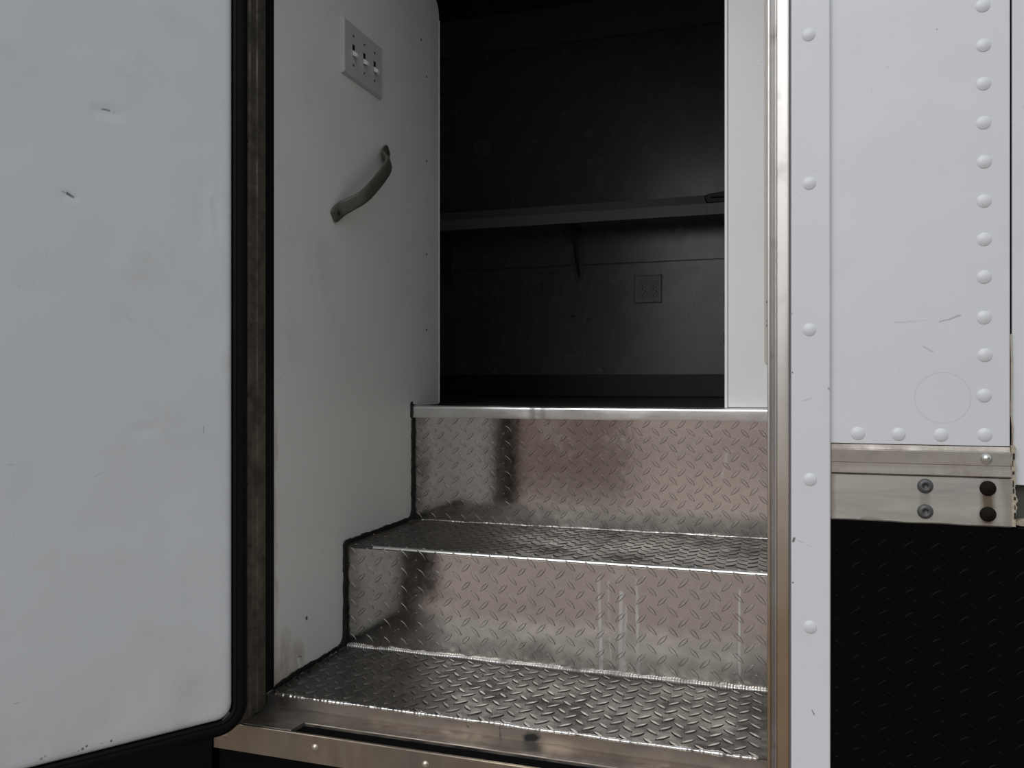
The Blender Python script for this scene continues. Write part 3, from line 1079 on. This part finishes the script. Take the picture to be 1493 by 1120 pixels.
def bolt_mesh(name, mat, socket):
    bm = bmesh.new()
    seg = 18
    pf = [(.0090, .0005), (.0090, -.0012), (.0080, -.0030), (.0058, -.0042), (.0036, -.0045)]
    if socket:
        pf += [(.0034, -.0020), (.0008, -.0018)]
    else:
        pf += [(.0030, -.0052), (.0008, -.0054)]
    R_ = [[bm.verts.new((rr * math.cos(2 * PI * k / seg), yy, rr * math.sin(2 * PI * k / seg))) for k in range(seg)] for rr, yy in pf]
    for a, b in zip(R_, R_[1:]):
        for k in range(seg):
            bm.faces.new((a[k], a[(k + 1) % seg], b[(k + 1) % seg], b[k]))
    bm.faces.new(R_[-1])
    bmesh.ops.recalc_face_normals(bm, faces=bm.faces)
    for f in bm.faces:
        f.smooth = True
    me = bpy.data.meshes.new(name)
    bm.to_mesh(me)
    bm.free()
    me.materials.append(mat)
    return me


bg_, br_ = bolt_mesh('grey_bolt', M_bolt, True), bolt_mesh('rusty_bolt', M_boltrust, False)
for x, z, me in ((.1679, .8748, bg_), (.1679, .8435, bg_), (.2361, .8745, br_), (.2361, .8434, br_)):
    put_mesh('bolt', me, None, rb, (x, 1.1253, z))
# torn cream sealant down the end of the rail
rnd = random.Random(11)
L_, R2 = [], []
for i in range(26):
    z = .8295 + (.9262 - .8295) * i / 25
    L_.append((.2609 + rnd.uniform(-.0003, .0006), z))
    R2.append((.2655 + rnd.uniform(-.0012, .0016) + (.0012 if .845 < z < .875 else 0), z))
bm = bmesh.new()
prism(bm, L_ + R2[::-1], lambda u, v, d: Vector((u, d, v)), 1.1262, 1.142)
sl = obj('torn_sealant', bm, M_sealant, rb)
rnd = random.Random(5)
for i in range(8):
    z = .838 + i * .0105 + rnd.uniform(-.003, .003)
    x = .2625 + rnd.uniform(-.0006, .0022)
    box('dark_crack', M_caulk, x, x + rnd.uniform(.0008, .0022), 1.1255, 1.1285, z, z + rnd.uniform(.003, .008), 0, sl)
# thin cracked paint lip running up the seam
bm = bmesh.new()
sweep(bm, [(.2628, 1.1300, .926), (.2634, 1.1295, .945), (.2618, 1.1295, .965), (.2622, 1.1300, .99), (.2624, 1.1305, 1.03), (.2620, 1.131, 1.06)],
      [(.0009 * math.cos(PI * k / 3), .0007 * math.sin(PI * k / 3)) for k in range(6)], (0, -1, 0))
obj('sealant_thread', bm, M_sealant, rb, smooth=True)

gb = empty('underbody_bracket', (.30, 1.17, .80), 'small green-grey metal bracket below the white panel at the right edge', 'bracket')
box('plate', M_greybox, .2670, 2.63, 1.148, 1.175, .80, .8795, .002, gb)
bm = bmesh.new()
prism(bm, [(.2675, .8300), (.2740, .8290), (.29, .8285), (.29, .8350), (.279, .8375), (.272, .8360), (.2680, .8335)],
      lambda u, v, d: Vector((u, d, v)), 1.138, 1.149, .0008)
obj('sealant_lump', bm, M_sealant, gb)

sk = box('skirt_panel', M_black, .0600, 2.63, YB - .0005, YB + .012, .10, .8278, .001)
tag(sk, 'glossy black diamond plate skirt below the bolted aluminium rail', 'panel')
lug_field('raised_lugs', M_black, sk, (.0600, YB - .0005, .10), (1, 0, 0), (0, 0, 1), (0, -1, 0), .54, .7278, .0305, .0292, .022, .0065, .0014,
          (.012, .012), 13, .006, .25)
sk2 = box('skirt_panel', M_black, -2.2, -.0185, YB + .012, YB + .024, .10, .4040, .001)
sk3 = box('skirt_panel', M_black, -2.2, -.8810, YB + .002, YB + .011, .10, .5600, .001)
tag(sk3, 'black lower body panel under the open white door', 'panel')
tag(sk2, 'plain black lower body panel beneath the stained aluminium threshold', 'panel')

# ================================================================== THINGS ON THE SIDE WALL
sw = empty('light_switch', (XL, 1.557, 1.624), 'white three-toggle light switch plate high on the ivory side wall', 'light switch')
y0, y1, z0, z1 = 1.4715, 1.6425, 1.6235, 1.7375


def frustum_x(bm, y0, y1, z0, z1, x0, x1, ins):
    lay = [(x0, 0), (x0 + (x1 - x0) * .45, .0), (x0 + (x1 - x0) * .85, ins * .55), (x1, ins)]
    rings = []
    for x, q in lay:
        rings.append([bm.verts.new((x, y, z)) for y, z in ((y0 + q, z0 + q), (y1 - q, z0 + q), (y1 - q, z1 - q), (y0 + q, z1 - q))])
    for a, b in zip(rings, rings[1:]):
        for k in range(4):
            bm.faces.new((a[k], a[(k + 1) % 4], b[(k + 1) % 4], b[k]))
    bm.faces.new(rings[-1])
    bm.faces.new(list(reversed(rings[0])))


bm = bmesh.new()
frustum_x(bm, y0, y1, z0, z1, XL - .001, XL + .0068, .005)
obj('plate', bm, M_plastic, sw)
swscr = dome_mesh('plate_screw', .0030, .0009, (1, 0, 0), M_screw, 2, 8)
for yy in (1.5110, 1.5570, 1.6030):
    zc = 1.6810
    box('slot', M_slot, XL + .0060, XL + .0071, yy - .0050, yy + .0050, zc - .0120, zc + .0120, 0, sw)
    bm = bmesh.new()
    pts = [(XL + .0060, zc - .0105), (XL + .0150, zc - .0150), (XL + .0172, zc - .0110), (XL + .0170, zc - .0080), (XL + .0060, zc + .0010)]
    prism(bm, pts, lambda u, v, d: Vector((u, d, v)), yy - .0042, yy + .0042, .0008)
    obj('toggle', bm, M_toggle, sw, smooth=True, angle=40)
    for zz in (zc + .0300, zc - .0300):
        put_mesh('screw', swscr, None, sw, (XL + .0068, yy, zz))

gh = empty('grab_handle', (XL, 1.55, 1.33), 'dull grey metal grab handle fixed diagonally on the ivory wall', 'handle')
F0, F1 = Vector((XL, 1.4490, 1.3370)), Vector((XL, 1.6620, 1.5120))
ax = (F1 - F0).normalized()
side = Vector((1, 0, 0)).cross(ax).normalized()
LH = (F1 - F0).length
# centre line: (along, standoff, half width, half thickness)
cl = [(-.016, .0030, .0100, .0030), (-.006, .0036, .0125, .0036), (.006, .0046, .0130, .0042), (.020, .0085, .0125, .0046),
      (.036, .0200, .0118, .0048), (.056, .0325, .0115, .0050), (.085, .0395, .0118, .0050), (LH / 2, .0415, .0122, .0050),
      (LH - .085, .0395, .0118, .0050), (LH - .056, .0325, .0115, .0050), (LH - .036, .0200, .0118, .0048), (LH - .020, .0085, .0125, .0046),
      (LH - .006, .0046, .0130, .0042), (LH + .006, .0036, .0125, .0036), (LH + .016, .0030, .0100, .0030)]
# smooth the centre line
dense = []
for i in range(len(cl) - 1):
    p0, p1, p2, p3 = cl[max(i - 1, 0)], cl[i], cl[i + 1], cl[min(i + 2, len(cl) - 1)]
    for k in range(4):
        t = k / 4
        dense.append(tuple(.5 * (2 * b + (c - a) * t + (2 * a - 5 * b + 4 * c - d) * t * t + (3 * b - a - 3 * c + d) * t ** 3)
                           for a, b, c, d in zip(p0, p1, p2, p3)))
dense.append(cl[-1])
bm = bmesh.new()
prev = None
for i, (s, h, w, th) in enumerate(dense):
    a, b = dense[max(i - 1, 0)], dense[min(i + 1, len(dense) - 1)]
    tv = (ax * (b[0] - a[0]) + Vector((1, 0, 0)) * (b[1] - a[1])).normalized()
    nv = tv.cross(side).normalized()
    if nv.x < 0:
        nv = -nv
    c = F0 + ax * s + Vector((h, 0, 0))
    ring = []
    for k in range(14):
        an = 2 * PI * k / 14
        cu, sn = math.cos(an), math.sin(an)
        ring.append(bm.verts.new(c + side * (w * 1.22 * math.copysign(abs(cu) ** .55, cu)) + nv * (th * math.copysign(abs(sn) ** .75, sn))))
    if prev:
        for k in range(14):
            bm.faces.new((prev[k], prev[(k + 1) % 14], ring[(k + 1) % 14], ring[k]))
    else:
        bm.faces.new(ring)
    prev = ring
bm.faces.new(list(reversed(prev)))
obj('grip', bm, M_handle, gh, smooth=True, angle=60)
hs = dome_mesh('handle_screw', .0048, .0016, (1, 0, 0), M_screw, 2, 10)
for s in (0.0, LH):
    put_mesh('screw', hs, None, gh, F0 + ax * s + Vector((.0080, 0, 0)))

# ================================================================== BACK WALL FITTINGS
sh = empty('wall_shelf', (-.70, 3.42, 1.44), 'long grey shelf on brackets across the dark back wall', 'shelf')
box('board', M_shelf, -2.2, .8, 3.3205, YBK - .009, 1.6720, 1.7040, .001, sh)
box('front_edge', M_shelf, -2.2, .8, 3.3130, 3.3203, 1.6610, 1.7060, .0015, sh)
box('back_rail', M_shelf, -2.2, .8, YBK - .022, YBK - .0008, 1.7045, 1.778, .002, sh)


def bracket(x):
    b = bmesh.new()
    bx(b, x - .018, x + .018, YBK - .0135, YBK - .0092, 1.452, 1.6715, .001)
    o = obj('bracket', b, M_steel, sh)
    bx2 = bmesh.new()
    bx(bx2, x - .018, x + .018, 3.345, YBK - .0140, 1.6665, 1.6718, .001)
    obj('arm', bx2, M_steel, o)
    b3 = bmesh.new()
    prism(b3, [(YBK - .0138, 1.462), (YBK - .0138, 1.475), (3.362, 1.6663), (3.348, 1.6663)], lambda u, v, d: Vector((d, u, v)), x - .005, x + .005, .0008)
    obj('brace', b3, M_steel, o)


bracket(-.834)
bracket(-1.448)
bracket(-.12)

cs = empty('black_case', (-.12, 3.36, 1.7065), 'flat black case lying on the right end of the shelf', 'case')
bm = bmesh.new()
prism(bm, [(-.2750, 1.7062), (.02, 1.7062), (.02, 1.7640), (-.2050, 1.7510), (-.2700, 1.7430), (-.2860, 1.7370), (-.2880, 1.7290)],
      lambda u, v, d: Vector((u, d, v)), 3.3140, 3.45, .004)
obj('shell', bm, M_case, cs, smooth=True, angle=40)
bm = bmesh.new()
bx(bm, -.2600, .01, 3.3115, 3.3138, 1.7240, 1.7290, .001)
obj('rim', bm, M_rubber, cs)


def outlet(name, cx, cz, label, half, mat, duplex):
    o = empty(name, (cx, YBK - .009, cz - half), label, 'outlet')
    yb = YBK - (.009 if cz < 1.6 else 0)
    bm = bmesh.new()
    rings = []
    for yy, q in ((yb + .0005, 0), (yb - .003, 0), (yb - .0055, .0022), (yb - .0065, .0050)):
        rings.append([bm.verts.new((x, yy, z)) for x, z in ((cx - half + q, cz - half + q), (cx + half - q, cz - half + q),
                                                            (cx + half - q, cz + half - q), (cx - half + q, cz + half - q))])
    for a, b in zip(rings, rings[1:]):
        for k in range(4):
            bm.faces.new((a[k], a[(k + 1) % 4], b[(k + 1) % 4], b[k]))
    bm.faces.new(rings[-1])
    bm.faces.new(list(reversed(rings[0])))
    obj('plate', bm, mat, o)
    if not duplex:
        return o
    yf_ = yb - .0065
    for dx in (-.0225, .0225):
        for dz in (-.0205, .0205):
            bm = bmesh.new()
            pts = [(u, v) for u, v in arc(cx + dx, cz + dz, .0168, 0, 360, 20)][:-1]
            pts = [(u, max(min(v, cz + dz + .0142), cz + dz - .0142)) for u, v in pts]
            prism(bm, pts, lambda u, v, d: Vector((u, d, v)), yf_ - .0014, yf_ + .001)
            rc = obj('receptacle', bm, mat, o)
            bm = bmesh.new()
            out = [(cx + dx + (u - cx - dx) * 1.10, cz + dz + (v - cz - dz) * 1.10) for u, v in pts]
            prism(bm, out, lambda u, v, d: Vector((u, d, v)), yf_ - .0003, yf_ + .001)
            obj('shadow_gap', bm, M_slot, rc)
            for sx, hh in ((-.0062, .0046), (.0062, .0038)):
                box('slot', M_slot, cx + dx + sx - .0014, cx + dx + sx + .0014, yf_ - .0017, yf_ - .0005, cz + dz + .0025 - hh, cz + dz + .0025 + hh, 0, rc)
            bm = bmesh.new()
            prism(bm, arc(cx + dx, cz + dz - .0075, .0030, 0, 360, 10)[:-1], lambda u, v, d: Vector((u, d, v)), yf_ - .0017, yf_ - .0005)
            obj('ground_hole', bm, M_slot, rc)
    for dx in (-.0225, .0225):
        put_mesh('screw', dome_mesh('outlet_screw', .0028, .0008, (0, -1, 0), M_screw, 2, 8), None, o, (cx + dx, yf_, cz))
    return o


outlet('wall_outlet', -.5357, 1.4011, 'grey plastic four-socket outlet plate on the back wall under the shelf', .0590, M_outlet, True)
outlet('blank_cover_plate', -1.287, 2.060, 'faint dark blank cover plate high on the back wall above the shelf', .042, M_blank, False)
